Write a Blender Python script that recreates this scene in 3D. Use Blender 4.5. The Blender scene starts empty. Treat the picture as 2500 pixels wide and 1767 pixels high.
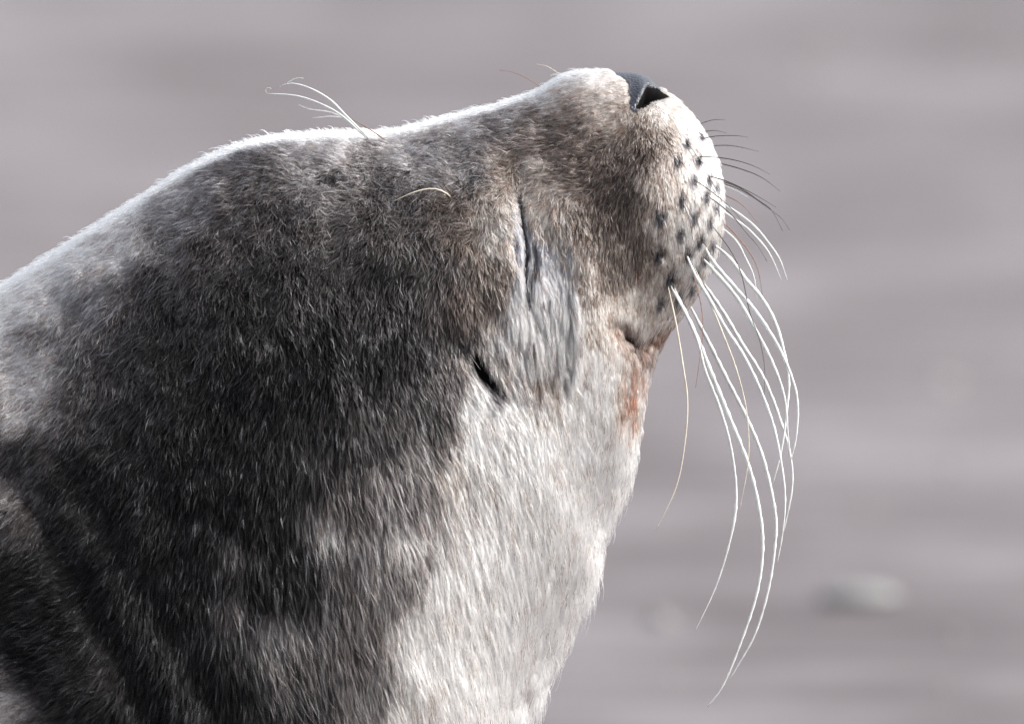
import bpy, math, random
import numpy as np
from mathutils import Vector, Matrix

rng = np.random.default_rng(7)
random.seed(7)
sc = bpy.context.scene
C = sc.collection

# ------------------------------------------------------------------ camera, light, exposure
S = 0.00025            # metres per profile unit: the seal is drawn in a side-view plan of 0.25 mm units
ZC = 0.48              # height of the plan's centre above the beach
PITCH = math.radians(4.0)
DIST = 12.0
ctr = Vector((0, ZC * math.sin(PITCH), ZC * math.cos(PITCH)))
view = Vector((0, math.cos(PITCH), -math.sin(PITCH)))
cam_d = bpy.data.cameras.new('camera')
cam = bpy.data.objects.new('camera', cam_d)
C.objects.link(cam)
cam.location = ctr - view * DIST
cam.rotation_euler = (math.pi / 2 - PITCH, 0, 0)
cam_d.sensor_width = 36.0
cam_d.lens = 36.0 * DIST / (2500 * S)
cam_d.clip_start = 0.5
cam_d.clip_end = 3000
cam_d.dof.use_dof = True
cam_d.dof.focus_distance = DIST - 0.075
cam_d.dof.aperture_fstop = 8.5
sc.camera = cam

SUN_EL, SUN_AZ = 42.0, 86.0      # azimuth from +Y (behind the seal) towards +X
w = bpy.data.worlds.new('World')
sc.world = w
w.use_nodes = True
nt = w.node_tree
nt.nodes.clear()
sky = nt.nodes.new('ShaderNodeTexSky')
sky.sky_type = 'NISHITA'
sky.sun_disc = False
sky.sun_elevation = math.radians(SUN_EL)
sky.sun_rotation = math.radians(SUN_AZ)
sky.air_density = 1.0
sky.dust_density = 5.0
sky.ozone_density = 1.0
bg = nt.nodes.new('ShaderNodeBackground')
bg.inputs['Strength'].default_value = 0.15
veil = nt.nodes.new('ShaderNodeHueSaturation')      # thin cloud greys the whole sky evenly
veil.inputs['Saturation'].default_value = 0.35
wo = nt.nodes.new('ShaderNodeOutputWorld')
nt.links.new(sky.outputs[0], veil.inputs['Color'])
nt.links.new(veil.outputs[0], bg.inputs[0])
nt.links.new(bg.outputs[0], wo.inputs[0])

sun_d = bpy.data.lights.new('sun', 'SUN')
sun = bpy.data.objects.new('sun', sun_d)
C.objects.link(sun)
sun_d.energy = 0.55
sun_d.angle = math.radians(25)
sun_d.color = (1.0, 0.985, 0.965)
el, az = math.radians(SUN_EL), math.radians(SUN_AZ)
sdir = Vector((math.sin(az) * math.cos(el), math.cos(az) * math.cos(el), math.sin(el)))
sun.rotation_euler = (-sdir).to_track_quat('-Z', 'Y').to_euler()
sun.location = (2, 3, 6)

sc.view_settings.view_transform = 'Standard'
sc.view_settings.look = 'None'
sc.view_settings.gamma = 1
sc.view_settings.use_curve_mapping = False
sc.view_settings.exposure = 1.38
sc.render.engine = 'CYCLES'
sc.cycles.use_denoising = True
sc.cycles.denoiser = 'OPENIMAGEDENOISE'
sc.cycles.denoising_input_passes = 'RGB_ALBEDO_NORMAL'
sc.cycles.denoising_prefilter = 'NONE'
sc.cycles.max_bounces = 8
sc.cycles.transparent_max_bounces = 8
sc.cycles.use_adaptive_sampling = False
sc.render.film_transparent = False

# ------------------------------------------------------------------ helpers
def mat(name):
    m = bpy.data.materials.new(name)
    m.use_nodes = True
    m.node_tree.nodes.clear()
    out = m.node_tree.nodes.new('ShaderNodeOutputMaterial')
    return m, m.node_tree, out


def simple_mat(name, col, rough=0.6, noise=0.0, scale=200.0, bump=0.0, coat=0.0, spec=0.5):
    m, t, out = mat(name)
    p = t.nodes.new('ShaderNodeBsdfPrincipled')
    p.inputs['Roughness'].default_value = rough
    p.inputs['Specular IOR Level'].default_value = spec
    p.inputs['Coat Weight'].default_value = coat
    tc = t.nodes.new('ShaderNodeTexCoord')
    n = t.nodes.new('ShaderNodeTexNoise')
    n.inputs['Scale'].default_value = scale
    n.inputs['Detail'].default_value = 4
    t.links.new(tc.outputs['Object'], n.inputs['Vector'])
    r = t.nodes.new('ShaderNodeValToRGB')
    r.color_ramp.elements[0].position = 0.3
    r.color_ramp.elements[1].position = 0.7
    r.color_ramp.elements[0].color = [c * (1 - noise) for c in col] + [1]
    r.color_ramp.elements[1].color = [min(1, c * (1 + noise)) for c in col] + [1]
    t.links.new(n.outputs['Fac'], r.inputs['Fac'])
    t.links.new(r.outputs['Color'], p.inputs['Base Color'])
    if bump:
        b = t.nodes.new('ShaderNodeBump')
        b.inputs['Strength'].default_value = bump
        b.inputs['Distance'].default_value = 0.001
        t.links.new(n.outputs['Fac'], b.inputs['Height'])
        t.links.new(b.outputs['Normal'], p.inputs['Normal'])
    t.links.new(p.outputs[0], out.inputs[0])
    return m


def mesh_obj(name, verts, faces, material, parent=None, smooth=True):
    me = bpy.data.meshes.new(name)
    verts = np.asarray(verts, dtype=np.float32)
    if isinstance(faces, np.ndarray) and faces.ndim == 2:
        n, k = faces.shape
        me.vertices.add(len(verts))
        me.vertices.foreach_set('co', verts.ravel())
        me.loops.add(n * k)
        me.loops.foreach_set('vertex_index', faces.astype(np.int32).ravel())
        me.polygons.add(n)
        me.polygons.foreach_set('loop_start', np.arange(0, n * k, k, dtype=np.int32))
        me.update(calc_edges=True)
        me.validate()
    else:
        me.from_pydata([tuple(map(float, v)) for v in verts], [], faces)
        me.update()
    if smooth:
        me.polygons.foreach_set('use_smooth', np.ones(len(me.polygons), dtype=bool))
    me.materials.append(material)
    o = bpy.data.objects.new(name, me)
    C.objects.link(o)
    o.parent = parent
    return o


def loc(u, v, y):
    """plan units (u right, v down, y away from the viewer) -> metres in the seal's own frame"""
    return np.stack([(np.asarray(u) - 1250) * S, np.asarray(y) * S, ZC - (np.asarray(v) - 883.5) * S], -1)


def sstep(x, a, b):
    t = np.clip((x - a) / (b - a), 0, 1)
    return t * t * (3 - 2 * t)


def seg_dist(u, v, pts):
    """distance to a polyline, and position 0..1 along it"""
    best = np.full(np.shape(u), 1e9)
    along = np.zeros(np.shape(u))
    pts = np.asarray(pts, float)
    L = np.hypot(*np.diff(pts, axis=0).T)
    cum = np.concatenate([[0], np.cumsum(L)])
    side = np.zeros(np.shape(u))
    for i in range(len(pts) - 1):
        ax, ay = pts[i]
        bx, by = pts[i + 1]
        dx, dy = bx - ax, by - ay
        t = np.clip(((u - ax) * dx + (v - ay) * dy) / (dx * dx + dy * dy), 0, 1)
        px, py = u - (ax + t * dx), v - (ay + t * dy)
        d = np.hypot(px, py)
        m = d < best
        best = np.where(m, d, best)
        along = np.where(m, (cum[i] + t * L[i]) / cum[-1], along)
        side = np.where(m, np.sign(dx * py - dy * px), side)
    return best, along, side


def in_poly(u, v, poly):
    inside = np.zeros(np.shape(u), bool)
    n = len(poly)
    for i in range(n):
        x0, y0 = poly[i]
        x1, y1 = poly[(i + 1) % n]
        if y0 == y1:
            continue
        c = ((y0 > v) != (y1 > v)) & (u < (x1 - x0) * (v - y0) / (y1 - y0) + x0)
        inside ^= c
    return inside


def hash01(*a):
    h = np.zeros(np.shape(a[0]), dtype=np.uint64)
    for k, x in enumerate(a):
        h = (h ^ (np.asarray(x).astype(np.int64).astype(np.uint64) * np.uint64(0x9E3779B97F4A7C15 + 2 * k))) * np.uint64(0xBF58476D1CE4E5B9)
        h ^= h >> np.uint64(29)
    h *= np.uint64(0x94D049BB133111EB)
    h ^= h >> np.uint64(32)
    return (h >> np.uint64(11)).astype(np.float64) / float(1 << 53)


def vnoise(x, y, seed=0):
    xi, yi = np.floor(x), np.floor(y)
    fx, fy = x - xi, y - yi
    fx, fy = fx * fx * (3 - 2 * fx), fy * fy * (3 - 2 * fy)
    s = np.full(np.shape(x), seed)
    a, b = hash01(xi, yi, s), hash01(xi + 1, yi, s)
    c, d = hash01(xi, yi + 1, s), hash01(xi + 1, yi + 1, s)
    return (a * (1 - fx) + b * fx) * (1 - fy) + (c * (1 - fx) + d * fx) * fy


def fbm(x, y, seed=0, o=3):
    r, a = 0, 0.5
    for k in range(o):
        r = r + a * vnoise(x * 2 ** k, y * 2 ** k, seed + k)
        a *= 0.5
    return r / (1 - 0.5 ** o)


# ------------------------------------------------------------------ beach
def sand_material():
    m, t, out = mat('wet_sand')
    p = t.nodes.new('ShaderNodeBsdfPrincipled')
    p.inputs['Roughness'].default_value = 0.75
    p.inputs['Specular IOR Level'].default_value = 0.3
    tc = t.nodes.new('ShaderNodeTexCoord')

    def noise(scale, stretch, detail=3, rough=0.55):
        mp = t.nodes.new('ShaderNodeMapping')
        mp.inputs['Scale'].default_value = stretch
        t.links.new(tc.outputs['Object'], mp.inputs['Vector'])
        n = t.nodes.new('ShaderNodeTexNoise')
        n.inputs['Scale'].default_value = scale
        n.inputs['Detail'].default_value = detail
        n.inputs['Roughness'].default_value = rough
        t.links.new(mp.outputs[0], n.inputs['Vector'])
        return n
    big = noise(2.2, (1.0, 0.45, 1), 3)          # damp and dry patches
    band = noise(3.0, (0.8, 4.2, 1), 4)          # ripple bands along the shore
    fine = noise(60.0, (1, 1, 1), 3)
    a = t.nodes.new('ShaderNodeMath'); a.operation = 'MULTIPLY_ADD'
    t.links.new(big.outputs['Fac'], a.inputs[0]); a.inputs[1].default_value = 0.62
    b = t.nodes.new('ShaderNodeMath'); b.operation = 'MULTIPLY_ADD'
    t.links.new(band.outputs['Fac'], b.inputs[0]); b.inputs[1].default_value = 0.42; 
    c = t.nodes.new('ShaderNodeMath'); c.operation = 'MULTIPLY'
    t.links.new(fine.outputs['Fac'], c.inputs[0]); c.inputs[1].default_value = 0.08
    t.links.new(c.outputs[0], b.inputs[2])
    t.links.new(b.outputs[0], a.inputs[2])
    r = t.nodes.new('ShaderNodeValToRGB')
    cr = r.color_ramp
    cr.elements[0].position = 0.42
    cr.elements[0].color = (0.072, 0.059, 0.061, 1)
    cr.elements[1].position = 0.70
    cr.elements[1].color = (0.188, 0.174, 0.181, 1)
    e = cr.elements.new(0.56)
    e.color = (0.123, 0.109, 0.1125, 1)
    t.links.new(a.outputs[0], r.inputs['Fac'])
    t.links.new(r.outputs['Color'], p.inputs['Base Color'])
    bp = t.nodes.new('ShaderNodeBump')
    bp.inputs['Strength'].default_value = 0.6
    bp.inputs['Distance'].default_value = 0.03
    t.links.new(band.outputs['Fac'], bp.inputs['Height'])
    t.links.new(bp.outputs[0], p.inputs['Normal'])
    t.links.new(p.outputs[0], out.inputs[0])
    return m


sand = sand_material()
# one sheet with low ripples near the seal, stretching to the horizon
gx = np.concatenate([[-1500, -400, -100, -30, -12], np.linspace(-6, 6, 81), [12, 30, 100, 400, 1500]])
gy = np.concatenate([[-1500, -400, -100, -40, -16, -6], np.linspace(-4, 22, 131), [30, 50, 100, 400, 2500]])
GX, GY = np.meshgrid(gx, gy)
near = sstep(GY, 0.8, 3.0) * (1 - sstep(GY, 18, 22)) * (1 - sstep(np.abs(GX), 4.5, 6))
GZ = near * ((fbm(GX * 0.7, GY * 1.6, 31, 2) - 0.5) * 0.06)
gv = np.stack([GX, GY, GZ], -1).reshape(-1, 3)
nxg, nyg = len(gx), len(gy)
ii, jj = np.meshgrid(np.arange(nyg - 1), np.arange(nxg - 1), indexing='ij')
q = np.stack([ii * nxg + jj, ii * nxg + jj + 1, (ii + 1) * nxg + jj + 1, (ii + 1) * nxg + jj], -1).reshape(-1, 4)
ground = mesh_obj('sand_beach', gv, q, sand)
ground['kind'] = 'structure'


def stone(name, x, y, r, flat, m, seed):
    n1, n2 = 10, 14
    V, F = [], []
    for i in range(n1 + 1):
        th = math.pi * i / n1
        for j in range(n2):
            ph = 2 * math.pi * j / n2
            d = np.array([math.sin(th) * math.cos(ph), math.sin(th) * math.sin(ph), math.cos(th)])
            k = r * (0.82 + 0.36 * float(fbm(np.array(d[0] * 1.4 + 5 + seed), np.array(d[1] * 1.4 + d[2] + 3), seed, 2)))
            V.append((d[0] * k, d[1] * k * 0.8, d[2] * k * flat))
    for i in range(n1):
        for j in range(n2):
            F.append((i * n2 + j, (i + 1) * n2 + j, (i + 1) * n2 + (j + 1) % n2, i * n2 + (j + 1) % n2))
    o = mesh_obj(name, V, F, m)
    o.location = (x, y, r * flat * 0.55)
    return o


pale_stone = stone('pale_stone', 0.285, 4.07, 0.032, 0.28, simple_mat('pale_stone', (0.20, 0.203, 0.195), 0.7, 0.15, 90), 3)
pale_stone['label'] = 'small pale stone lying blurred on the sand right of the whiskers'
pale_stone['category'] = 'stone'

PV, PF = [], []
for k in range(260):
    x_, y_ = rng.uniform(-1.6, 1.6), rng.uniform(2.6, 13)
    r_ = 0.004 + 0.010 * rng.random() ** 3
    o_ = len(PV)
    for (i_, z_) in ((0, 0.8), (1, 0.35), (1, -0.3)):
        for j_ in range(1 if i_ == 0 else 6):
            a_ = j_ * math.pi / 3 + z_
            q_ = r_ * rng.uniform(.8, 1.15)
            PV.append((x_ + i_ * q_ * math.cos(a_), y_ + i_ * q_ * .8 * math.sin(a_), 0.012 + r_ * z_ * .8))
    for j_ in range(6):
        n_ = (j_ + 1) % 6
        PF.append((o_, o_ + 1 + j_, o_ + 1 + n_))
        PF.append((o_ + 1 + j_, o_ + 7 + j_, o_ + 7 + n_, o_ + 1 + n_))
grit_ = mesh_obj('beach_pebbles', PV, PF, simple_mat('pebble', (0.20, 0.19, 0.185), 0.7, 0.6, 3.0))
grit_['kind'] = 'stuff'

# ------------------------------------------------------------------ the seal: skin surface
# stations from muzzle tip to tail: dorsal point, ventral point, half width (plan units)
ST = np.array([
    (1762, 505, 1762, 505, 0), (1756, 432, 1756, 578, 88), (1733, 358, 1729, 662, 158), (1692, 290, 1682, 742, 205),
    (1633, 231, 1634, 806, 232), (1556, 188, 1600, 868, 252), (1464, 177, 1572, 945, 270), (1388, 191, 1549, 1043, 294),
    (1315, 235, 1526, 1130, 322), (1222, 271, 1496, 1200, 348), (1103, 302, 1457, 1290, 384), (952, 338, 1430, 1395, 425),
    (790, 343, 1384, 1500, 470), (632, 360, 1328, 1620, 520), (492, 412, 1276, 1767, 570), (342, 504, 1240, 1950, 610),
    (180, 606, 1205, 2150, 640), (12, 710, 1170, 2370, 670), (-200, 815, 1040, 2580, 700), (-450, 915, 820, 2735, 735),
    (-750, 1005, 450, 2800, 765), (-1150, 1095, 0, 2815, 780), (-1600, 1190, -600, 2820, 760), (-2200, 1340, -1400, 2820, 660),
    (-2900, 1620, -2300, 2815, 490), (-3500, 2000, -3100, 2812, 340), (-4000, 2400, -3800, 2805, 200), (-4300, 2610, -4250, 2790, 60),
], float)
NR = []
for k in range(len(ST) - 1):
    n = 34 if k < 10 else (30 if k < 18 else 8)
    NR += list(k + np.arange(n) / n)
NR = np.array(NR + [len(ST) - 1.0])
mir = ST[1].copy()
mir = np.array([ST[1][2], ST[1][3], ST[1][0], ST[1][1], -ST[1][4]])
P = np.vstack([mir, ST, 2 * ST[-1] - ST[-2]])


def catmull(t):
    i = np.minimum(np.floor(t).astype(int), len(ST) - 2)
    f = (t - i)[:, None]
    p0, p1, p2, p3 = P[i], P[i + 1], P[i + 2], P[i + 3]
    return 0.5 * (2 * p1 + (p2 - p0) * f + (2 * p0 - 5 * p1 + 4 * p2 - p3) * f ** 2 + (3 * p1 - p0 - 3 * p2 + p3) * f ** 3)


R = catmull(NR)
NA = 384
th = 2 * np.pi * np.arange(NA) / NA
cs, sn = np.cos(th), np.sin(th)
U = (R[:, 0:1] + R[:, 2:3]) / 2 + (R[:, 0:1] - R[:, 2:3]) / 2 * cs
V = (R[:, 1:2] + R[:, 3:4]) / 2 + (R[:, 1:2] - R[:, 3:4]) / 2 * cs
Yd = -np.abs(R[:, 4:5]) * np.sign(sn) * np.abs(sn) ** 0.94
GR = np.stack([U, V, Yd], -1)              # rings x around x 3, plan units (v down)


def grid_normals(G):
    du = np.gradient(G, axis=0)
    dv = np.roll(G, -1, 1) - np.roll(G, 1, 1)
    n = np.cross(du, dv)
    n /= np.linalg.norm(n, axis=-1, keepdims=True) + 1e-9
    c = G.mean(1, keepdims=True)
    s = np.sign(np.sum(n * (G - c), -1).mean(1))
    s[s == 0] = 1
    return n * np.median(s)


SLIT = [(1262, 480), (1268, 500), (1273, 540), (1281, 585), (1284, 625), (1282, 670), (1283, 700), (1290, 730)]
LID2 = [(1301, 596), (1307, 620), (1307, 645), (1300, 675), (1295, 700)]
MOUTH = [(1508, 796), (1530, 820), (1556, 850), (1576, 852), (1600, 826), (1622, 822), (1660, 795)]
EAR = [(1163, 882), (1176, 908), (1190, 930), (1206, 948)]
FOLD1 = [(-250, 980), (-120, 1050), (0, 1135), (95, 1225), (190, 1380), (280, 1545), (355, 1690), (430, 1830), (470, 2000)]
FOLD2 = [(150, 1120), (250, 1270), (350, 1410), (440, 1560), (540, 1720), (640, 1900)]
FOLD3 = [(690, 1240), (640, 1330), (640, 1420), (700, 1490)]
NOSTRIL = [(1577, 213), (1604, 218), (1634, 238), (1620, 243), (1592, 251), (1572, 266), (1547, 270), (1562, 241)]
LEATHER = [(1494, 140), (1504, 184), (1524, 194), (1536, 210), (1539, 232), (1537, 264), (1546, 277), (1572, 266), (1590, 250), (1604, 240), (1608, 218), (1606, 190), (1560, 140)]
CHEEK_EDGE = [(1290, 470), (1315, 520), (1345, 555), (1375, 590), (1395, 640), (1402, 700), (1404, 780), (1400, 850)]
WET = [(1228, 500), (1262, 485), (1280, 500), (1300, 545), (1345, 562), (1378, 598), (1394, 640), (1402, 700), (1405, 780), (1402, 860),
       (1388, 905), (1372, 850), (1352, 900), (1334, 862), (1316, 915), (1300, 850), (1282, 905), (1262, 930), (1240, 850), (1228, 790), (1226, 740), (1238, 690), (1244, 640), (1240, 590), (1232, 545)]
FOLL = [(1670, 346, 1), (1650, 390, 1), (1698, 384, 1.3), (1686, 434, 1.1), (1724, 432, .8), (1718, 470, 1.1), (1660, 486, 1.1), (1692, 524, 1.2), (1610, 526, 1.5),
        (1658, 566, 1.1), (1708, 582, 1.1), (1680, 616, 1.2), (1608, 616, 1.2), (1636, 676, 1.6), (1700, 658, 1), (1660, 726, 1), (1612, 735, .9), (1730, 536, .8), (1720, 626, .8), (1702, 328, .6), (1745, 498, .6), (1738, 590, .7), (1742, 448, .6), (1690, 700, .7)]


def gauss(u, v, cx, cy, rx, ry, rot=0):
    c, s = math.cos(math.radians(rot)), math.sin(math.radians(rot))
    a, b = (u - cx) * c + (v - cy) * s, -(u - cx) * s + (v - cy) * c
    return np.exp(-0.5 * ((a / rx) ** 2 + (b / ry) ** 2))


def relief(u, v):
    d = 26 * gauss(u, v, 1600, 520, 75, 130) + 8 * gauss(u, v, 1450, 830, 90, 100)
    d += -4 * gauss(u, v, 1345, 590, 45, 110) + 16 * gauss(u, v, 1250, 640, 45, 95) 
    d += 16 * gauss(u, v, 1110, 480, 90, 55) + 8 * gauss(u, v, 1130, 700, 70, 110)
    d += -14 * gauss(u, v, 1270, 450, 30, 45)
    a, t, sd = seg_dist(u, v, SLIT)
    d += -20 * np.exp(-0.5 * (a / 6.5) ** 2) * sstep(t, 0.0, 0.15) * sstep(1 - t, 0.0, 0.3) + np.where(sd > 0, 7, -3) * np.exp(-0.5 * ((a - 13) / 11) ** 2) * np.sin(np.pi * t)
    a, t, sd = seg_dist(u, v, LID2)
    d += -8 * np.exp(-0.5 * (a / 6.0) ** 2) * np.sin(np.pi * np.clip(t, 0.03, 0.97))
    a, t, sd = seg_dist(u, v, CHEEK_EDGE)
    d += 4.5 * np.tanh(-sd * a / 28) * np.exp(-0.5 * (a / 60) ** 2) * sstep(t, 0, .15)
    a, t, sd = seg_dist(u, v, MOUTH)
    d += -17 * np.exp(-0.5 * (a / 12) ** 2) * (0.5 + 0.5 * sstep(t, 0, 0.3)) * (0.5 + vnoise(u / 14, v / 14, 3))
    a, t, sd = seg_dist(u, v, EAR)
    d += -26 * np.exp(-0.5 * (a / 12) ** 2) * (0.35 + 0.65 * np.sin(np.pi * np.clip(t, 0, 1)))
    a, t, sd = seg_dist(u, v, FOLD1)
    d += -10 * np.exp(-0.5 * (a / 38) ** 2) + np.where(sd > 0, 20 * sstep(a, 0, 45) * np.exp(-0.5 * ((a - 110) / 85) ** 2), 5 * np.exp(-0.5 * ((a - 60) / 40) ** 2))
    a, t, sd = seg_dist(u, v, FOLD2)
    d += -6 * np.exp(-0.5 * (a / 36) ** 2) * np.sin(np.pi * np.clip(t, 0, 1)) ** 0.5 + 5 * np.exp(-0.5 * ((a - 75) / 40) ** 2)
    for cx, cy, k in FOLL:
        d += -5 * k * gauss(u, v, cx, cy, 4.5, 6.5)
    calm = 1 - .75 * sstep(u + .35 * (v - 1000), 900, 1150) * sstep(v, 900, 1100)
    d += (fbm(u / 140, v / 170, 11, 2) - 0.5) * 24 * sstep(1300 - u, -100, 200) * calm
    d += (fbm(u / 45, v / 60, 15, 2) - 0.5) * 6 * calm
    m = in_poly(u, v, NOSTRIL)
    a = seg_dist(u, v, NOSTRIL + NOSTRIL[:1])[0]
    d += np.where(m, -55 * sstep(a, 0, 20), 1.0 * np.exp(-0.5 * ((a - 8) / 6) ** 2))
    return d


N0 = grid_normals(GR)
wt = sstep(np.abs(N0[..., 2]), 0.12, 0.55)
GR = GR + N0 * (relief(GR[..., 0], GR[..., 1]) * wt)[..., None]
lm = in_poly(GR[..., 0], GR[..., 1], LEATHER) & ~in_poly(GR[..., 0], GR[..., 1], NOSTRIL) & (GR[..., 1] < 290)
la_ = seg_dist(GR[..., 0], GR[..., 1], LEATHER[1:-1])[0]
ve = sstep(N0[..., 0], .3, .8) * (1 - wt) * sstep(GR[..., 1], 1050, 1150)
GR = GR + N0 * (ve * (fbm(GR[..., 1] / 48 + 3, GR[..., 2] / 60, 37, 2) - .5) * 9)[..., None]      # loose tufts down the throat
GR = GR + N0 * np.where(lm, 7 * sstep(la_, 0, 30), 0)[..., None]      # the leather pad stands as high as the coat round it
NN = grid_normals(GR)

# ------------------------------------------------------------------ coat maps (pigment with some painted light, lie of the hair) in plan units
PIG = dict(W=(.90, .88, .845), w=(.80, .77, .73), L=(.48, .455, .425), l=(.33, .312, .30), T=(.30, .255, .22), t=(.45, .395, .345), G=(.098, .091, .089), g=(.045, .041, .040),
           D=(.013, .0115, .0112), d=(.024, .021, .0205), K=(.005, .0045, .0047), B=(.098, .075, .061), b=(.048, .036, .030), O=(.26, .10, .045), o=(.50, .30, .19), S=(.195, .212, .268), P=(.62, .48, .44))
COL = """0 700 L 110 640 L 220 570 l 330 500 l 440 425 l 30 760 L 560 365 G 650 345 G 760 338 l 870 338 l 950 330 l 1040 310 l 1150 285 l 1250 250 l 1310 215 l 1390 178 L 1460 172 L
-150 780 l -150 1000 g -300 900 l 0 880 l 100 800 G 150 730 l 250 640 l 330 600 l 300 690 G 200 760 G 90 780 l 150 850 l 420 550 G 500 480 G 560 420 g 640 410 d 700 400 g 760 420 G 850 395 G 930 380 g 1000 420 G 1070 380 G 1150 350 G 1200 330 g 900 440 G
200 850 G 120 930 l 60 1000 l 20 940 l 60 870 l 0 1080 g 80 1100 d 200 950 g 300 850 d 400 700 d 400 800 D 500 600 g 600 550 g 700 520 g 800 500 G 900 520 g 950 480 G 1000 560 g 700 650 D 600 750 D 500 850 D 400 1000 D 300 1050 D
800 700 D 900 700 D 1000 680 D 1090 640 g 800 850 K 900 900 K 700 900 K 600 1000 K 500 1100 K 1000 850 K 1080 780 D 1120 750 b 1120 830 D 1090 900 d 1050 1000 D 1000 1050 D 900 1050 D
800 1100 D 700 1200 K 600 1200 K 500 1250 K 400 1200 K 300 1200 K 200 1150 K 250 1350 K 350 1500 K 450 1400 K 600 1350 K 650 1450 K 650 1340 K 720 1400 K
850 1200 d 900 1300 G 850 1400 d 950 1220 G 1000 1150 g 1090 1110 t 1150 1060 w 1050 1080 g 1000 1300 l 950 1400 G 850 1550 g 750 1650 D 650 1720 D 550 1720 K 900 1660 G 1000 1500 L 1100 1400 w 1050 1600 w 1000 1720 L 1180 1180 L 1230 1220 w
1200 1320 W 1200 1500 W 1300 1300 W 1300 1450 W 1250 1650 W 1150 1720 w 1400 1200 W 1300 1100 W 1400 1100 W 1250 1080 w 1480 1100 W 1230 1000 W 1160 990 w 1200 1900 W 1000 1900 w 800 1900 g 500 1900 K 
1350 950 w 1450 950 w 1400 860 w 1450 800 t 1500 750 t 1550 750 t 1430 650 T 1500 650 B 1560 600 B 1450 550 B 1400 590 T 1380 480 T 1330 500 t 1320 430 T 1400 420 B 1480 450 b 1500 510 b 1560 500 B 1600 430 T 1580 380 b 1560 330 B 1450 350 B 1380 380 B 1300 330 B 1330 275 B 1260 300 G 1250 380 B
1400 290 B 1400 230 T 1480 205 t 1500 262 T 1440 260 T 1550 292 T 1600 275 L 1650 270 t 1640 335 B 1690 340 L 1700 300 L 1680 400 L 1630 400 T 1720 420 w 1755 420 L 1740 520 L 1765 520 L 1700 500 L 1650 480 t 1650 560 L 1600 560 T 1600 640 T 1700 620 L 1650 680 L 1690 730 t 1620 720 t 1730 620 L 1750 640 w
1545 905 t 1540 990 t 1520 1060 w 1490 900 w 1580 900 P 1480 1000 w 1585 880 t
1180 480 T 1230 460 T 1200 540 t 1215 600 t 1170 600 T 1190 660 B 1180 740 b 1200 800 L 1230 900 w 1150 870 t 1180 970 w 1110 460 G 1120 500 B 1150 420 G 1135 580 B
40 1190 G 30 1270 g 90 1290 d 110 1350 K 50 1420 K 150 1450 K 250 1600 D 190 1290 D 300 1450 K 100 1600 K 40 1720 l 10 1640 G 110 1740 G 200 1700 D 350 1730 K -150 1300 g -150 1600 G -300 1500 g -600 1500 g -600 2200 l 0 2100 g 600 2300 l 1000 2300 W -1500 1600 g -1500 2600 l -3000 2200 g"""
FLOW = """1620 205 .8 .6 1650 235 .6 .8 1680 400 -.05 1 1720 450 .1 1 1740 600 -.05 1 1650 560 0 1 1600 700 .1 1 1650 700 .1 1 1640 800 -.3 1 1620 290 .1 1 1560 285 -.2 1 1660 300 .3 1 1500 230 -1 .2 1400 230 -1 .35 1330 300 -1 .2 1400 330 -1 .25 1480 330 -.8 .45 1600 350 .1 1 1550 420 -.3 1 1450 420 -.6 .7
1380 430 -1 .15 1330 480 -.7 .6 1420 540 -.2 1 1500 560 0 1 1430 700 .15 1 1500 800 .15 1 1450 950 .15 1 1540 980 .02 1 1580 880 -.1 1
1230 420 -.8 .5 1200 460 -.5 .8 1230 520 .3 1 1200 620 .25 1 1150 540 -.6 .7 1180 700 0 1 1100 430 -1 .3 1260 800 .02 1 1350 800 .12 1 1300 900 .2 1 1230 900 .4 1 1200 960 .5 .9 1150 880 .2 1 1330 620 .1 1
1200 330 -.8 .35 1050 350 -.5 .6 950 400 -.4 .8 850 420 -.6 .7 1000 550 -.5 .8 1100 620 -.3 .9 1150 280 -1 .1 950 325 -1 0 760 335 -1 -.15 600 350 -1 .2 440 425 -.9 .35 220 570 -.8 .5 0 700 -.8 .5
500 500 -.5 .9 350 600 -.15 1 200 700 -.35 1 80 850 -.5 .9 50 1000 -.5 .9 300 850 -.3 1 500 750 -.1 1 700 600 -.15 1 800 800 -.05 1 600 900 -.35 1 950 900 .08 1 1050 800 -.05 1 1100 950 .25 1 1050 1080 .3 1
900 1150 .1 1 700 1150 -.1 1 500 1150 -.25 1 300 1150 -.4 1 800 1300 .12 1 650 1450 .1 1 700 1600 .3 1 500 1500 -.1 1 400 1500 -.25 1 350 1650 -.35 1
1000 1300 .22 1 1200 1250 .33 1 1400 1150 .28 1 1200 1500 .3 1 1000 1600 .25 1 1300 1600 .2 1 50 1250 -.6 .7 150 1450 -.8 .5 100 1600 -1 .42 250 1650 -.8 .6 50 1750 -1 .45 -300 1300 -1 .4 -600 1500 -1 .2 1000 2200 0 1 -2000 1800 -1 .1"""
GS = 10.0
GU = np.arange(-700, 1900, GS)
GVv = np.arange(60, 2900, GS)
MU, MV = np.meshgrid(GU, GVv)


def field(pts, vals, power=3.2, soft=18.0):
    acc = np.zeros(MU.shape + (vals.shape[1],))
    ws = np.zeros(MU.shape)
    for (pu, pv), c in zip(pts, vals):
        wgt = 1.0 / ((MU - pu) ** 2 + (MV - pv) ** 2 + soft ** 2) ** (power / 2)
        acc += wgt[..., None] * c
        ws += wgt
    return acc / ws[..., None]


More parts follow.
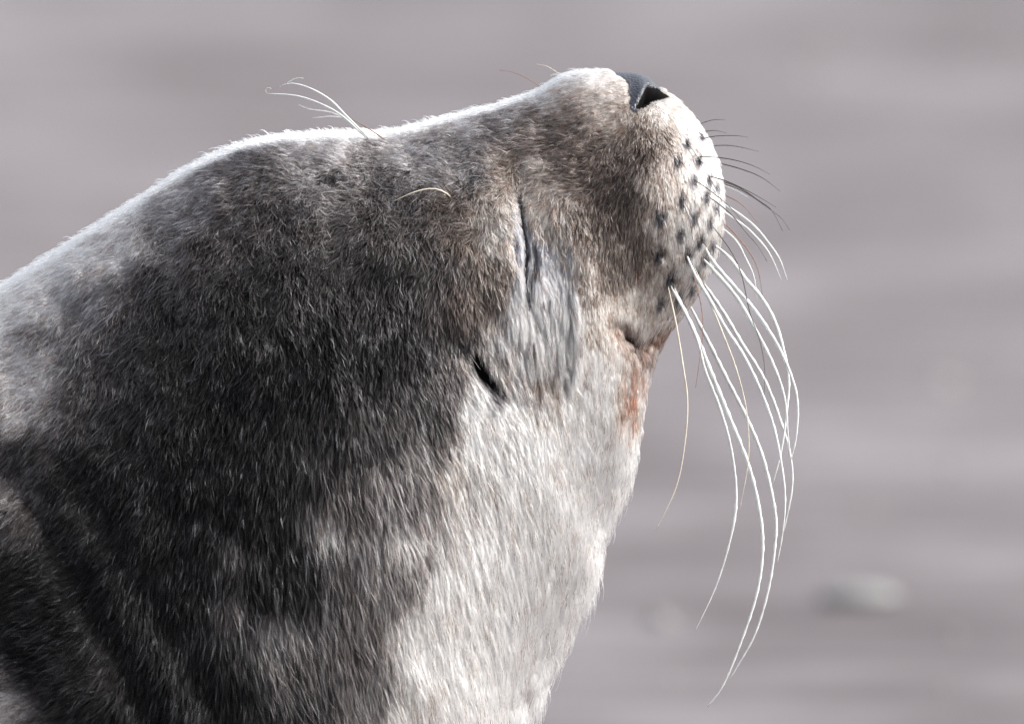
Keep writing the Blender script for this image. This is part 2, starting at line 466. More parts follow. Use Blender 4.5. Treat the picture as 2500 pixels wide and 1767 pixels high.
tok = COL.split()
cp = np.array([(float(tok[i]), float(tok[i + 1])) for i in range(0, len(tok), 3)])
cv = np.log(np.array([PIG[tok[i + 2]] for i in range(0, len(tok), 3)]))
PIGMAP = field(cp, cv, 4.3, 24.0)  # light on the back edge and far-left neck is painted into these tones
ft = np.array(list(map(float, FLOW.split()))).reshape(-1, 4)
fd = ft[:, 2:] / np.linalg.norm(ft[:, 2:], axis=1, keepdims=True)
FLOWMAP = field(ft[:, :2], fd, 3.0, 30.0)


def look(M, u, v):
    x = np.clip((u - GU[0]) / GS, 0, len(GU) - 1.001)
    y = np.clip((v - GVv[0]) / GS, 0, len(GVv) - 1.001)
    i, j = np.floor(x).astype(int), np.floor(y).astype(int)
    fx, fy = (x - i)[..., None], (y - j)[..., None]
    return (M[j, i] * (1 - fx) + M[j, i + 1] * fx) * (1 - fy) + (M[j + 1, i] * (1 - fx) + M[j + 1, i + 1] * fx) * fy


def mixc(c, col, k):
    return c * (1 - k[..., None]) + np.log(np.array(col)) * k[..., None]


def pigment(u, v):
    """coat pigment plus some painted light (linear albedo) with warped borders, spots and stains"""
    wu = u + (fbm(u / 50, v / 80, 41, 3) - 0.5) * 44
    wv = v + (fbm(u / 50, v / 80, 47, 3) - 0.5) * 70
    c = look(PIGMAP, wu, wv)
    for cx, cy, rx, ry, col, k in [(800, 1262, 26, 42, 'L', .8), (572, 1345, 30, 32, 'g', .7), (572, 1465, 26, 34, 'G', .75), (690, 1520, 38, 42, 'L', .75), (650, 1550, 16, 40, 'l', .5),
                                   (920, 1150, 30, 30, 'l', .4), (1015, 1090, 26, 30, 'L', .5), (700, 1600, 40, 60, 'g', .5), (890, 1380, 22, 40, 'l', .5), (735, 1240, 16, 30, 'g', .5)]:
        c = mixc(c, PIG[col], k * np.clip(1.5 * gauss(wu * .5 + u * .5, wv * .5 + v * .5, cx, cy, rx, ry), 0, 1))
    a, t, sd = seg_dist(u, v, MOUTH)
    c = mixc(c, (.075, .034, .021), np.clip(0.95 * np.exp(-0.5 * (a / 13) ** 2), 0, 1) * sstep(fbm(u / 12, v / 18, 60, 2), .25, .55))
    c = mixc(c, (.022, .014, .011), 0.9 * gauss(u, v, 1560, 852, 22, 13, 35))
    c = mixc(c, (.24, .085, .05), 0.95 * gauss(u, v, 1546, 950, 20, 52, 8) * sstep(fbm(u / 9, v / 60, 66, 2), .3, .6))
    a, t, sd = seg_dist(u, v, EAR)
    c = mixc(c, (.012, .012, .014), np.exp(-0.5 * (a / 16) ** 3))
    for cx, cy, k in FOLL:
        c = mixc(c, (.012, .012, .014), np.clip(1.7 * gauss(u, v, cx, cy - 1, 4.7 * k ** .5, 8.6 * k ** .5, 8), 0, 1))
    a, t, sd = seg_dist(u, v, SLIT)
    c = mixc(c, (.05, .055, .075), np.exp(-0.5 * (a / 4.5) ** 2))
    c = mixc(c, (.07, .048, .036), 0.9 * gauss(u, v, 1308, 885, 60, 45) * sstep(vnoise(u / 13, v / 70, 91), .35, .6) + 0.55 * gauss(u, v, 1325, 945, 30, 45, -8) * sstep(vnoise(u / 11, v / 60, 93), .5, .7))
    return np.exp(c)


# ------------------------------------------------------------------ materials for the animal
def skin_material():
    m, t, out = mat('seal_skin')
    p = t.nodes.new('ShaderNodeBsdfPrincipled')
    p.inputs['Roughness'].default_value = 0.85
    p.inputs['Specular IOR Level'].default_value = 0.2
    a = t.nodes.new('ShaderNodeAttribute')
    a.attribute_name = 'pigment'
    t.links.new(a.outputs['Color'], p.inputs['Base Color'])
    t.links.new(p.outputs[0], out.inputs[0])
    return m


def hair_material(name, rough, radial, coat):
    m, t, out = mat(name)
    h = t.nodes.new('ShaderNodeBsdfHairPrincipled')
    h.model = 'CHIANG'
    h.parametrization = 'COLOR'
    a = t.nodes.new('ShaderNodeAttribute')
    a.attribute_name = 'tint'
    t.links.new(a.outputs['Color'], h.inputs['Color'])
    h.inputs['Roughness'].default_value = rough
    h.inputs['Radial Roughness'].default_value = radial
    h.inputs['Coat'].default_value = coat
    h.inputs['IOR'].default_value = 1.14
    h.inputs['Random Roughness'].default_value = 0.1
    t.links.new(h.outputs[0], out.inputs[0])
    return m


skin = skin_material()
fur_mat = hair_material('fur', 0.42, 0.7, 0.0)
wet_mat = hair_material('wet_fur', 0.34, 0.6, 0.0)
leather = simple_mat('nose_leather', (0.011, 0.014, 0.024), 0.32, 0.45, 500, 0.0, 0.0)
_t = leather.node_tree
_v = _t.nodes.new('ShaderNodeTexVoronoi')
_v.inputs['Scale'].default_value = 620
_c = _t.nodes.new('ShaderNodeTexCoord')
_b = _t.nodes.new('ShaderNodeBump')
_b.invert = True
_b.inputs['Strength'].default_value = 0.8
_b.inputs['Distance'].default_value = 0.0006
_t.links.new(_c.outputs['Object'], _v.inputs['Vector'])
_t.links.new(_v.outputs['Distance'], _b.inputs['Height'])
_t.links.new(_b.outputs['Normal'], [n_ for n_ in _t.nodes if n_.type == 'BSDF_PRINCIPLED'][0].inputs['Normal'])
dark_skin = simple_mat('dark_inner_skin', (0.003, 0.0025, 0.003), 0.8, 0.2, 500, 0.0, 0, 0.05)
lid_skin = simple_mat('eyelid_skin', (0.020, 0.021, 0.028), 0.4, 0.25, 700, 0.3)

# ------------------------------------------------------------------ the seal as a thing
seal = bpy.data.objects.new('seal', None)
C.objects.link(seal)
seal.empty_display_size = 0.1
seal.location = (0, 0, 0)
seal.rotation_euler = (-PITCH, 0, 0)
seal['label'] = 'young grey furred seal with raised head, closed eyes and long white whiskers'
seal['category'] = 'seal'

nr = len(NR)
verts = loc(GR[..., 0], GR[..., 1], GR[..., 2]).reshape(-1, 3)
ri, ai = np.meshgrid(np.arange(nr - 1), np.arange(NA), indexing='ij')
an = (ai + 1) % NA
quads = np.stack([ri * NA + ai, ri * NA + an, (ri + 1) * NA + an, (ri + 1) * NA + ai], -1).reshape(-1, 4)
body = mesh_obj('body', verts, quads, skin, seal)
bcol = pigment(GR[..., 0], GR[..., 1]).reshape(-1, 3) * 0.55
ca = body.data.attributes.new('pigment', 'FLOAT_COLOR', 'POINT')
ca.data.foreach_set('color', np.concatenate([bcol, np.ones((len(bcol), 1))], 1).astype(np.float32).ravel())

qc = GR.reshape(-1, 3)[quads].mean(1)       # quad centres in plan units
qn = NN.reshape(-1, 3)[quads].mean(1)


def lift_part(name, mask, off, material):
    """bare skin cut from the same surface and set proud of it; one on each side of the head"""
    out = []
    for sgn in (-1, 1):
        f = quads[mask & (np.sign(qc[:, 2]) == sgn)]
        if len(f) == 0:
            continue
        ids, inv = np.unique(f.ravel(), return_inverse=True)
        p = GR.reshape(-1, 3)[ids] + NN.reshape(-1, 3)[ids] * off
        out.append(mesh_obj(name, loc(p[:, 0], p[:, 1], p[:, 2]), inv.reshape(-1, 4), material, seal))
    return out


m_nostril = in_poly(qc[:, 0], qc[:, 1], NOSTRIL)
wl = (fbm(qc[:, 0] / 9, qc[:, 1] / 9, 109, 2) - .5) * 14
m_leather = in_poly(qc[:, 0] + wl, qc[:, 1] + wl, LEATHER) & ~m_nostril
a_ear = seg_dist(qc[:, 0], qc[:, 1], EAR)[0]
lift_part('nose_leather', m_leather, 2.0, leather)
lift_part('nostril', m_nostril, 0.6, dark_skin)
lift_part('ear_opening', a_ear < 10, 1.0, dark_skin)
lift_part('eyelid', (seg_dist(qc[:, 0], qc[:, 1], SLIT)[0] < 5.5) | (seg_dist(qc[:, 0], qc[:, 1], LID2)[0] < 4.5), 1.0, lid_skin)

# ------------------------------------------------------------------ fur
def worley(p, c, seed):
    ip = np.floor(p / c).astype(np.int64)
    best = np.full(len(p), 1e18)
    cen = np.zeros_like(p)
    cid = np.zeros(len(p))
    sd = np.full(len(p), seed)
    for a in (-1, 0, 1):
        for b in (-1, 0, 1):
            for d in (-1, 0, 1):
                g = ip + np.array([a, b, d])
                h = [hash01(g[:, 0], g[:, 1], g[:, 2], sd + k) for k in range(3)]
                q_ = (g + np.stack(h, -1)) * c
                dd = ((q_ - p) ** 2).sum(1)
                m_ = dd < best
                best[m_] = dd[m_]
                cen[m_] = q_[m_]
                cid[m_] = h[0][m_] * 0.37 + h[1][m_] * 0.63
    return cen, (cid * 977.13) % 1.0


e1 = GR.reshape(-1, 3)[quads[:, 1]] - GR.reshape(-1, 3)[quads[:, 0]]
e2 = GR.reshape(-1, 3)[quads[:, 3]] - GR.reshape(-1, 3)[quads[:, 0]]
area = np.linalg.norm(np.cross(e1, e2), axis=1)


def scatter(n, wgt):
    cdf = np.cumsum(area * wgt)
    idx = np.searchsorted(cdf, rng.random(n) * cdf[-1])
    a, b = rng.random(n)[:, None], rng.random(n)[:, None]
    Q = GR.reshape(-1, 3)[quads[idx]]
    M = NN.reshape(-1, 3)[quads[idx]]
    f = lambda X: (X[:, 0] * (1 - a) + X[:, 1] * a) * (1 - b) + (X[:, 3] * (1 - a) + X[:, 2] * a) * b
    nm = f(M)
    return f(Q), nm / np.linalg.norm(nm, axis=1, keepdims=True)


def make_hair(name, root, nrm, direc, length, lift, droop, rad, tint_root, tint_tip, clump, clumpk, material, npt=5, curl=0.0, kink=None):
    n = len(root)
    d3 = np.concatenate([direc, np.zeros((n, 1))], 1)
    t3 = d3 - nrm * (d3 * nrm).sum(1, keepdims=True)
    t3 /= np.linalg.norm(t3, axis=1, keepdims=True) + 1e-6
    b3 = np.cross(nrm, t3)
    s = np.linspace(0, 1, npt)[None, :, None]
    Lh = length[:, None, None]
    la = lift[:, None, None]
    p = root[:, None] + Lh * (t3[:, None] * s * np.cos(la) + nrm[:, None] * (np.sin(la) * s - droop * np.sin(la) * s * s))
    bend = (rng.normal(0, 1, n) * curl)[:, None, None]
    p = p + b3[:, None] * (Lh * bend * s * s)
    cvec = clump - root
    cvec -= nrm * (cvec * nrm).sum(1, keepdims=True)
    p = p + cvec[:, None] * (clumpk[:, None, None] * s ** 1.3)
    X = loc(p[..., 0], p[..., 1], p[..., 2]).astype(np.float32)
    cu = bpy.data.hair_curves.new(name)
    cu.add_curves([npt] * n)
    cu.attributes['position'].data.foreach_set('vector', X.ravel())
    taper = np.array([1.0, 1.0, 0.9, 0.65, 0.15]) if npt == 5 else np.linspace(1, .15, npt)
    rr = (rad[:, None] * taper[None] * S).astype(np.float32)
    ra = cu.attributes.get('radius') or cu.attributes.new('radius', 'FLOAT', 'POINT')
    ra.data.foreach_set('value', rr.ravel())
    k = np.clip(s ** 0.8, 0, 1)
    tint = tint_root[:, None] * (1 - k) + tint_tip[:, None] * k
    tint = np.concatenate([np.clip(tint, 0.002, 0.93), np.ones((n, npt, 1))], -1).astype(np.float32)
    ta = cu.attributes.new('tint', 'FLOAT_COLOR', 'POINT')
    ta.data.foreach_set('color', tint.ravel())
    cu.materials.append(material)
    o = bpy.data.objects.new(name, cu)
    C.objects.link(o)
    o.parent = seal
    return o


NF = 620000
inwin = (qc[:, 0] > -170) & (qc[:, 0] < 1850) & (qc[:, 1] > 60) & (qc[:, 1] < 1900)
wgt = np.where(inwin, np.where(qc[:, 2] < 30, 1.0, np.where(qc[:, 2] < 160, 0.55, 0.07)), np.where(qc[:, 0] > -4200, 0.07, 0))
wgt = np.where(inwin & (qc[:, 0] > 1050) & (qc[:, 2] < 30), 1.35, wgt)
bare = m_nostril | (m_leather & (qc[:, 1] > 150)) | (a_ear < 7)
wgt = np.where(bare, 0, wgt)
wob = (fbm(qc[:, 0] / 16, qc[:, 1] / 30, 101, 2) - .5) * 40
wetq = in_poly(qc[:, 0] + wob, qc[:, 1] + wob * .6, WET)
wsd = seg_dist(qc[:, 0] + wob, qc[:, 1] + wob * .6, WET + WET[:1])[0] * np.where(wetq, 1, -1)
wgt = wgt * (1 - 0.86 * sstep(wsd, -2, 26))
root, nrm = scatter(NF, wgt)
u, v, y = root.T
d = look(FLOWMAP, u, v)
d /= np.linalg.norm(d, axis=1, keepdims=True)
# cowlicks: slow wander of the lie, stronger on the crown and brow
frizz = np.clip(0.12 + 0.9 * gauss(u, v, 800, 400, 300, 130) + 0.7 * gauss(u, v, 1110, 470, 120, 110) + 0.55 * gauss(u, v, 450, 700, 300, 250) + 0.4 * gauss(u, v, 1400, 380, 150, 120), 0, 1.3)
ang = (fbm(u / 55, v / 55, 71, 2) - 0.5) * 2.4 * frizz + (fbm(u / 18, v / 22, 73, 2) - 0.5) * (0.4 + 0.6 * frizz) + rng.normal(0, 1, len(u)) * (0.05 + 0.22 * frizz)
ca_, sa_ = np.cos(ang), np.sin(ang)
d = np.stack([d[:, 0] * ca_ - d[:, 1] * sa_, d[:, 0] * sa_ + d[:, 1] * ca_], -1)
face = sstep(u, 1250, 1500) * (1 - sstep(v, 800, 1000))
throat = sstep(v, 850, 1250) * sstep(u + .25 * (v - 1000), 500, 950)
Lm = 37 + 22 * throat - 16 * face - 8 * gauss(u, v, 1580, 290, 90, 60) + 6 * gauss(u, v, 1150, 1400, 300, 300)
Lm = Lm * (1 - 0.55 * np.exp(-0.5 * (seg_dist(u, v, SLIT)[0] / 14) ** 2))
edge = 1 - sstep(np.abs(nrm[:, 2]), 0.05, 0.45)
length = Lm * np.exp(rng.normal(0, 0.22, len(u))) * np.where((u < -170) | (v > 1900), 1.35, 1.0)
lift = np.clip(0.42 + 0.28 * frizz - 0.12 * face + rng.normal(0, 0.13, len(u)) + 0.10 * edge - 0.12 * throat, 0.1, 1.3)
cen, cid = worley(root * np.array([1, 0.6, 1]), 10.5, 5)
cen = cen / np.array([1, 0.6, 1])
_, cidf = worley(root * np.array([1, .6, .30]), 6.0, 23)
cen2, cid2 = worley(root * np.array([1, 0.55, 1]), 30.0, 9)
clk = np.clip(rng.normal(0.52, 0.2, len(u)), 0, 1) * (1 - 0.3 * face) * sstep(seg_dist(u, v, SLIT)[0], 6, 22)
tipu, tipv = u + d[:, 0] * length * .85, v + d[:, 1] * length * .85
keep = np.ones(len(u), bool)
for f_ in (0.0, 0.35, 0.7, 1.0):
    a_, b_ = u + (tipu - u) * f_, v + (tipv - v) * f_
    keep &= ~(rng.random(len(u)) < .9 * np.exp(-(seg_dist(a_, b_, EAR)[0] / 10.5) ** 4))
    keep &= ~in_poly(a_, b_, NOSTRIL)
    keep &= ~(in_poly(a_, b_, LEATHER) & (rng.random(len(u)) < np.clip(seg_dist(a_, b_, LEATHER[1:7])[0] / 7, .45, .97)))
    keep &= ~(seg_dist(a_, b_, SLIT)[0] < 5)
    keep &= ~(seg_dist(a_, b_, LID2)[0] < 3)
root, nrm, u, v, y, d, length, lift, cen, cid, cid2, cidf, clk, frizz, throat = [q_[keep] for q_ in (root, nrm, u, v, y, d, length, lift, cen, cid, cid2, cidf, clk, frizz, throat)]
share = None
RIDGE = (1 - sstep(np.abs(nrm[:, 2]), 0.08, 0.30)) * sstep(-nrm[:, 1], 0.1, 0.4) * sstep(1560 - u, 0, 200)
CHEST = (1 - sstep(np.abs(nrm[:, 2]), 0.2, 0.5)) * sstep(nrm[:, 0], .3, .7) * sstep(v, 1000, 1150)
lift = np.clip(lift + 0.30 * RIDGE + .22 * CHEST, .1, 1.3)
length = length * (1 + .25 * CHEST + .15 * RIDGE)
pg = pigment(u, v)
lum = pg.mean(1, keepdims=True)
# each hair and each lock a little lighter or darker; silvery guard hairs among the dark ones
var = np.exp(rng.normal(0, 0.22, (len(u), 1)) + (cid[:, None] - 0.5) * 1.1 + (cid2[:, None] - 0.5) * 0.5 + (cidf[:, None] - .5) * 1.0)
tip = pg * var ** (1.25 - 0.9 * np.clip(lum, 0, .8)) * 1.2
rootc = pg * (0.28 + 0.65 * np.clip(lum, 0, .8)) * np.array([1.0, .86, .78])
guard = (rng.random((len(u), 1)) < 0.05) | ((cidf[:, None] > .90) & (rng.random((len(u), 1)) < .55))
tip = np.where(guard, np.maximum(tip, 0) * 0.5 + np.array([.215, .22, .228]) * (0.3 + 1.2 * rng.random((len(u), 1)) ** 2) * (0.55 + 1.5 * np.clip(lum * 3, 0, 1)), tip)
dark_lock = (cidf[:, None] < (0.085 + 0.05 * throat + 0.05 * gauss(u, v, 1690, 480, 60, 190) + 0.08 * gauss(u, v, 1450, 800, 120, 120))[:, None]) & (lum > 0.12)
share = np.clip((lum - .012) / .70, 0, 1) ** .85
lite = sstep(share - cidf[:, None] + rng.normal(0, .10, (len(u), 1)), -.10, .10)
hue = pg / (lum + 1e-6)
bim = (hue * .72) * lite + np.array([.024, .0165, .0145]) * (1 - lite)
agouti = .62 * sstep(lum, .010, .05) * (1 - .35 * sstep(lum, .35, .7))
tip = tip * (1 - agouti) + bim * agouti
tip = np.where(dark_lock, tip * np.array([.16, .115, .10]), tip)
rim_light = RIDGE[:, None]  # backlit rim along the back, painted into hair tips and roots
tip = tip * (1 - .92 * rim_light) + .92 * rim_light * np.array([.90, .895, .89]) * var ** .3
rootc = rootc * (1 - .8 * rim_light) + .8 * rim_light * np.array([.62, .60, .59])
face = sstep(u, 1250, 1500) * (1 - sstep(v, 800, 1000))
rad = np.clip((0.92 - .06 * face) * np.exp(rng.normal(0, .2, len(u))), 0.6, 2.2) * np.where(y > 160, 2.2, 1.0) * np.where((u < -170) | (v > 1900), 3.0, 1.0)
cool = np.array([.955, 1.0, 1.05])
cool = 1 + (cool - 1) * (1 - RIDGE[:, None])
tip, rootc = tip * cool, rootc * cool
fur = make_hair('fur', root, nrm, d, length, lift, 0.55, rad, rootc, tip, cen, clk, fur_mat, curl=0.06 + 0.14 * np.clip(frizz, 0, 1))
fur['kind'] = 'stuff'

# wet, flattened locks of the tear streak round the closed eye
wroot, wn = scatter(30000, np.where(qc[:, 2] < 0, sstep(wsd, -16, 8), 0) * ~(seg_dist(qc[:, 0], qc[:, 1], SLIT)[0] < 6))
u, v, y = wroot.T
d = look(FLOWMAP, u, v)
d /= np.linalg.norm(d, axis=1, keepdims=True)
ang = (fbm(u / 30, v / 60, 83, 2) - 0.5) * 0.7 + rng.normal(0, .05, len(u))
d = np.stack([d[:, 0] * np.cos(ang) - d[:, 1] * np.sin(ang), d[:, 0] * np.sin(ang) + d[:, 1] * np.cos(ang)], -1)
down = sstep(v, 560, 780)
length = (26 + 40 * down) * np.exp(rng.normal(0, .15, len(u)))
length *= 1 - 0.5 * np.exp(-0.5 * (seg_dist(u, v, SLIT)[0] / 10) ** 2)
cen, cid = worley(wroot * np.array([1, .25, 1]), 21.0, 15)
cen = cen / np.array([1, .25, 1])
cen[:, 1] = wroot[:, 1]
lift = np.clip(0.16 + 0.12 * down + rng.normal(0, .06, len(u)), .05, .6)
cenf, cidf = worley(wroot * np.array([1, .25, 1]), 6.0, 19)
keep = np.ones(len(u), bool)
for f_ in (0.0, 0.5, 1.0):
    a_, b_ = u + d[:, 0] * length * f_, v + d[:, 1] * length * f_
    keep &= ~(seg_dist(a_, b_, SLIT)[0] < 4.5) & ~(seg_dist(a_, b_, LID2)[0] < 4.5)
wroot, wn, u, v, d, down, length, cen, cid, cidf, lift = [q_[keep] for q_ in (wroot, wn, u, v, d, down, length, cen, cid, cidf, lift)]
sh = np.exp(rng.normal(0, .16, (len(u), 1)) + (cid[:, None] - .5) * .3 + (cidf[:, None] - .5) * .3)
base = np.array(PIG['S']) * sh
warm = np.clip(down * 1.2 + (fbm(u / 25, v / 70, 107, 2) - .5) * .8 - .15, 0, 1)[:, None]
tipw = (np.array(PIG['S']) * 1.15 * (1 - .7 * warm) + np.array([.62, .57, .53]) * .7 * warm) * sh ** .6
darkw = (cidf[:, None] < (.02 + .16 * sstep(v, 740, 830))[:, None])
base, tipw = np.where(darkw, base * np.array([.25, .22, .22]), base), np.where(darkw, tipw * np.array([.22, .18, .17]), tipw)
k = np.exp(-0.5 * (seg_dist(u, v, LID2)[0] / 7) ** 2)[:, None]
base, tipw = base * (1 - .7 * k), tipw * (1 - .5 * k)
wet = make_hair('tear_streak_fur', wroot, wn, d, length, lift, 0.6, np.full(len(u), 1.15), base * .7, tipw, cen, np.clip(rng.normal(.35, .12, len(u)) + .5 * down, 0, 1) * sstep(np.minimum(seg_dist(u, v, SLIT)[0], seg_dist(u, v, LID2)[0]), 4, 22), wet_mat, curl=.03)
wet['kind'] = 'stuff'
wet['label'] = 'wet blue grey matted fur running down from the closed eye'

# ------------------------------------------------------------------ whiskers
near_v = GR.reshape(-1, 3)[(GR.reshape(-1, 3)[:, 2] <= 2) & (GR.reshape(-1, 3)[:, 0] > 500)]
white_w = simple_mat('white_whisker', (0.70, 0.72, 0.69), 0.35, 0.12, 120)
cream_w = simple_mat('cream_whisker', (0.64, 0.58, 0.46), 0.4, 0.2, 150)
dark_w = simple_mat('dark_whisker', (0.055, 0.042, 0.042), 0.4, 0.3, 150)
rust_w = simple_mat('rust_whisker', (0.22, 0.10, 0.06), 0.4, 0.3, 150)
WM = dict(w=white_w, c=cream_w, d=dark_w, r=rust_w)


def spline(pts, n):
    pts = np.asarray(pts, float)
    P_ = np.vstack([2 * pts[0] - pts[1], pts, 2 * pts[-1] - pts[-2]])
    L_ = np.concatenate([[0], np.cumsum(np.linalg.norm(np.diff(pts, axis=0), axis=1))])
    ts = np.interp(np.linspace(0, L_[-1], n), L_, np.arange(len(pts)))
    i = np.minimum(ts.astype(int), len(pts) - 2)
    f = (ts - i)[:, None]
    p0, p1, p2, p3 = P_[i], P_[i + 1], P_[i + 2], P_[i + 3]
    return 0.5 * (2 * p1 + (p2 - p0) * f + (2 * p0 - 5 * p1 + 4 * p2 - p3) * f ** 2 + (3 * p1 - p0 - 3 * p2 + p3) * f ** 3), L_[-1]


def whisker(name, pts, r0, m, depth=None, drift=-30.0, bead=0.0, taper=0.75, grit=False):
    pts = np.asarray(pts, float)
    dd = ((near_v[:, :2] - pts[0]) ** 2).sum(1)
    y0 = near_v[dd.argmin(), 2] if depth is None else depth
    n = max(10, int(np.hypot(*np.diff(pts, axis=0).T).sum() / 14))
    c, Lg = spline(pts, n)
    s = np.linspace(0, 1, n)
    yy = y0 + drift * np.sin(s * 1.6)
    if depth is None:
        yy = yy + 9 * (1 - sstep(s * Lg, 0, 30))      # the root sits inside the coat
    P3 = np.column_stack([c, yy])
    T = np.gradient(P3, axis=0)
    T /= np.linalg.norm(T, axis=1, keepdims=True)
    A = np.cross(T, np.array([0, 0, 1.0]))
    A /= np.linalg.norm(A, axis=1, keepdims=True)
    B = np.cross(T, A)
    ph = random.random() * 6
    rr = r0 * (.55 + .45 * sstep(s, 0, .10)) * (1 - s ** 2.0 * 0.9) ** taper * (1 + bead * np.sin(s * Lg / 34 * 2 * np.pi + ph) + bead * .4 * np.sin(s * Lg / 19 * 2 * np.pi + ph * 2))
    if grit:
        rr = rr * (1 + 0.5 * np.exp(-((s - .66) / .05) ** 2) * (0.5 + np.sin(s * 400)))
    ns = 6
    Vv, F = [], []
    for i in range(n):
        for j in range(ns):
            a = 2 * math.pi * j / ns
            Vv.append(P3[i] + (A[i] * math.cos(a) + B[i] * math.sin(a)) * max(rr[i], .5))
    for i in range(n - 1):
        for j in range(ns):
            F.append((i * ns + j, i * ns + (j + 1) % ns, (i + 1) * ns + (j + 1) % ns, (i + 1) * ns + j))
    F.append(tuple(range(ns))[::-1])
    F.append(tuple((n - 1) * ns + j for j in range(ns)))
    Vv = np.array(Vv)
    return mesh_obj(name, loc(Vv[:, 0], Vv[:, 1], Vv[:, 2]), F, WM[m], seal)


LONG = [
    ([(1631, 690), (1672, 767), (1700, 829), (1720, 905), (1755, 994), (1782, 1091), (1795, 1201), (1784, 1297), (1748, 1421), (1694, 1538)], 3.8, 'w', -60, .16, True),
    ([(1640, 696), (1693, 808), (1741, 925), (1775, 1008), (1824, 1132), (1851, 1242), (1859, 1338), (1844, 1448), (1803, 1572), (1762, 1669), (1724, 1720)], 5.4, 'w', -80, .2, False),
    ([(1684, 745), (1727, 829), (1775, 925), (1824, 1022), (1865, 1125), (1893, 1256), (1891, 1338), (1875, 1441), (1844, 1545), (1803, 1620), (1782, 1655)], 5.0, 'w', -40, .2, False),
    ([(1672, 618), (1696, 674), (1727, 726), (1769, 801), (1810, 863), (1851, 946), (1886, 1042), (1906, 1145), (1913, 1221), (1906, 1304), (1893, 1373)], 4.6, 'w', -90, .15, False),
    ([(1716, 688), (1769, 767), (1810, 836), (1865, 925), (1906, 1029), (1930, 1118), (1933, 1194), (1913, 1297)], 4.8, 'w', -30, .18, False),
    ([(1712, 630), (1731, 650), (1796, 726), (1844, 808), (1886, 891), (1913, 973), (1921, 1063), (1927, 1118)], 5.0, 'w', -60, .14, False),
    ([(1718, 600), (1738, 638), (1796, 706), (1844, 762), (1893, 838), (1927, 912), (1944, 980), (1941, 1063), (1927, 1125)], 5.0, 'w', -70, .14, False),
    ([(1740, 596), (1780, 630), (1820, 682), (1861, 731), (1893, 791), (1913, 861), (1924, 925), (1920, 994), (1906, 1100), (1885, 1180)], 4.8, 'w', -20, .14, False),
    ([(1690, 645), (1724, 722), (1756, 798), (1796, 905), (1820, 1008), (1824, 1118), (1803, 1242)], 2.2, 'c', -110, .08, False),
    ([(1627, 690), (1648, 788), (1665, 891), (1676, 980), (1669, 1084), (1648, 1187), (1600, 1290)], 2.3, 'c', -120, .06, False),
    ([(1682, 640), (1707, 733), (1713, 815), (1696, 946)], 1.2, 'r', -60, 0, False),
    ([(1732, 546), (1780, 610), (1808, 670), (1828, 762), (1852, 830), (1864, 900), (1862, 975)], 1.6, 'd', -60, 0, False),
]
for pts, r0, m, dr, bead, grit in LONG:
    whisker('whisker', pts, r0 * .9, m, None, dr, bead, .75, grit)
SHORT = [
    ([(1704, 304), (1740, 293), (1772, 293)], 1.0, 'd', 40), ([(1718, 321), (1748, 319), (1774, 325)], 1.0, 'd', 40), ([(1706, 342), (1748, 334), (1792, 333), (1826, 337)], 1.2, 'd', None),
    ([(1736, 356), (1788, 356), (1852, 370)], 1.2, 'd', 20), ([(1698, 384), (1756, 387), (1804, 396), (1844, 410), (1878, 428)], 1.4, 'd', None), ([(1752, 397), (1812, 414), (1860, 434), (1904, 467)], 1.5, 'd', 0),
    ([(1724, 430), (1772, 444), (1820, 466), (1860, 488), (1892, 508)], 1.4, 'd', None), ([(1748, 438), (1804, 458), (1852, 490), (1884, 514), (1910, 564)], 1.5, 'd', -10), ([(1686, 436), (1732, 468), (1780, 508), (1816, 550)], 1.2, 'd', None),
    ([(1765, 447), (1820, 470), (1884, 514), (1912, 538), (1927, 562)], 1.3, 'd', 10), ([(1764, 474), (1804, 494), (1828, 518), (1850, 545)], 1.2, 'r', 10),
    ([(1760, 494), (1804, 522), (1844, 554), (1880, 598), (1904, 634), (1922, 684)], 2.6, 'w', 0), ([(1750, 505), (1780, 526), (1820, 554), (1860, 594), (1884, 630), (1908, 686)], 2.3, 'w', -20),
    ([(1762, 538), (1804, 582), (1836, 626), (1852, 666), (1861, 720)], 1.5, 'r', 10), ([(1718, 474), (1780, 522), (1820, 570), (1848, 602), (1870, 640)], 1.4, 'd', None),
    ([(1748, 545), (1796, 586), (1820, 630), (1840, 674), (1849, 732)], 2.2, 'w', 0), ([(1660, 488), (1678, 530), (1690, 590)], 1.0, 'd', None), ([(1755, 450), (1790, 462), (1826, 482)], 1.2, 'w', 0),
]
for pts, r0, m, dp in SHORT:
    whisker('whisker', pts, r0, m, dp, -25.0, .04)
for k, (fu, fv, fs) in enumerate(FOLL):      # a fine bristle out of every follicle
    a_ = math.radians(62 + 18 * random.random() - 25 * max(0, (520 - fv) / 200))
    l_ = random.uniform(30, 75) * fs ** .5
    whisker('whisker', [(fu, fv), (fu + .5 * l_ * math.cos(a_ - .12), fv + .5 * l_ * math.sin(a_ - .12)), (fu + l_ * math.cos(a_), fv + l_ * math.sin(a_))], random.uniform(.6, .95), 'd', None, -16.0)
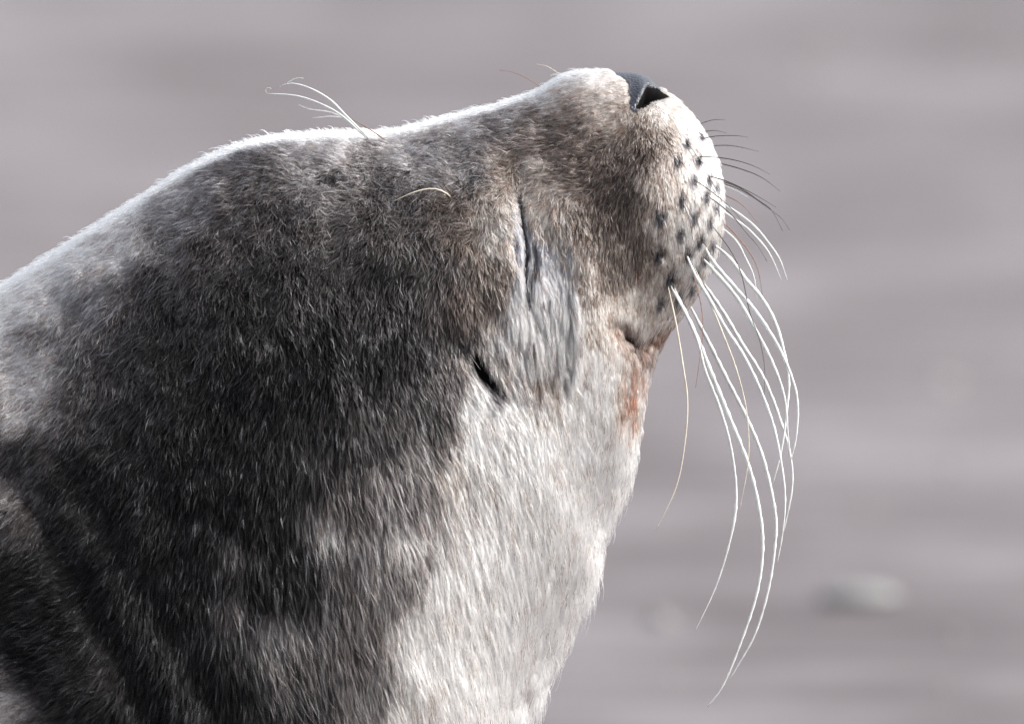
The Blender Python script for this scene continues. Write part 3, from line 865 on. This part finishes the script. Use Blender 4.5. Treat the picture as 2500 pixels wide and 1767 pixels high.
BROW = [
    ([(905, 350), (899, 337), (850, 289), (809, 247), (758, 217), (712, 205), (684, 213)], 2.6, 'w', -110), ([(900, 342), (832, 282), (776, 252), (721, 235), (652, 230)], 2.6, 'w', -105),
    ([(652, 230), (650, 222), (656, 216), (664, 219)], .9, 'w', -115), ([(700, 207), (712, 199), (725, 193), (742, 193)], .9, 'w', -118),
    ([(950, 350), (906, 319), (860, 293)], 1.4, 'r', -110), ([(846, 289), (804, 272), (753, 265), (728, 254)], 1.0, 'w', 120), ([(841, 286), (804, 283), (762, 287)], 1.0, 'w', 120),
    ([(1110, 500), (1100, 482), (1077, 468), (1051, 464), (1011, 473), (962, 495)], 1.8, 'c', None),
    ([(1322, 216), (1294, 196), (1253, 177), (1220, 172)], .8, 'r', 10), ([(1365, 180), (1335, 162), (1310, 157)], .6, 'c', 10),
]
for pts, r0, m, dp in BROW:
    whisker('brow_whisker', pts, r0, m, dp, -6.0 if dp is not None else -45.0)

# ------------------------------------------------------------------ flippers (mostly outside the picture)
def flipper(name, base, direction, length, width, rolls):
    """a paddle with five scalloped digits, thick at the root and thin at the tip"""
    D = Vector(direction).normalized()
    side = D.cross(Vector((0, 0, 1))).normalized()
    up = side.cross(D)
    nl, nw = 22, 25
    Vv, F = [], []
    for face_ in (1, -1):
        for i in range(nl):
            s = i / (nl - 1)
            for j in range(nw):
                t = j / (nw - 1) * 2 - 1
                ext = 1 - 0.28 * abs(t) ** 2 - 0.05 * (1 - math.cos(t * 5 * math.pi)) * s
                wd = width * (0.55 + 0.6 * s - 0.15 * s * s)
                thick = (0.03 * (1 - s) + 0.006) * (1 - t * t) ** 0.5 * (1 + 0.25 * math.cos(t * 5 * math.pi) * s)
                p = Vector(base) + D * (length * s * ext) + side * (wd * t) + up * (face_ * thick - 0.02 * s)
                Vv.append(p)
    o2 = nl * nw
    for i in range(nl - 1):
        for j in range(nw - 1):
            a = i * nw + j
            F.append((a, a + 1, a + nw + 1, a + nw))
            F.append((o2 + a, o2 + a + nw, o2 + a + nw + 1, o2 + a + 1))
    return mesh_obj(name, Vv, F, simple_mat('flipper_hide', (0.035, 0.032, 0.031), 0.8, 0.3, 60, 0.3), seal)


flipper('front_flipper', (-0.28, -0.17, 0.08), (0.15, -1, -0.22), 0.22, 0.055, 0)
flipper('front_flipper', (-0.28, 0.17, 0.06), (0.15, 1, -0.05), 0.22, 0.055, 0)
flipper('hind_flipper', (-1.36, -0.03, 0.04), (-1, -0.25, -0.02), 0.26, 0.05, 0)
flipper('hind_flipper', (-1.36, 0.03, 0.04), (-1, 0.25, -0.02), 0.26, 0.05, 0)
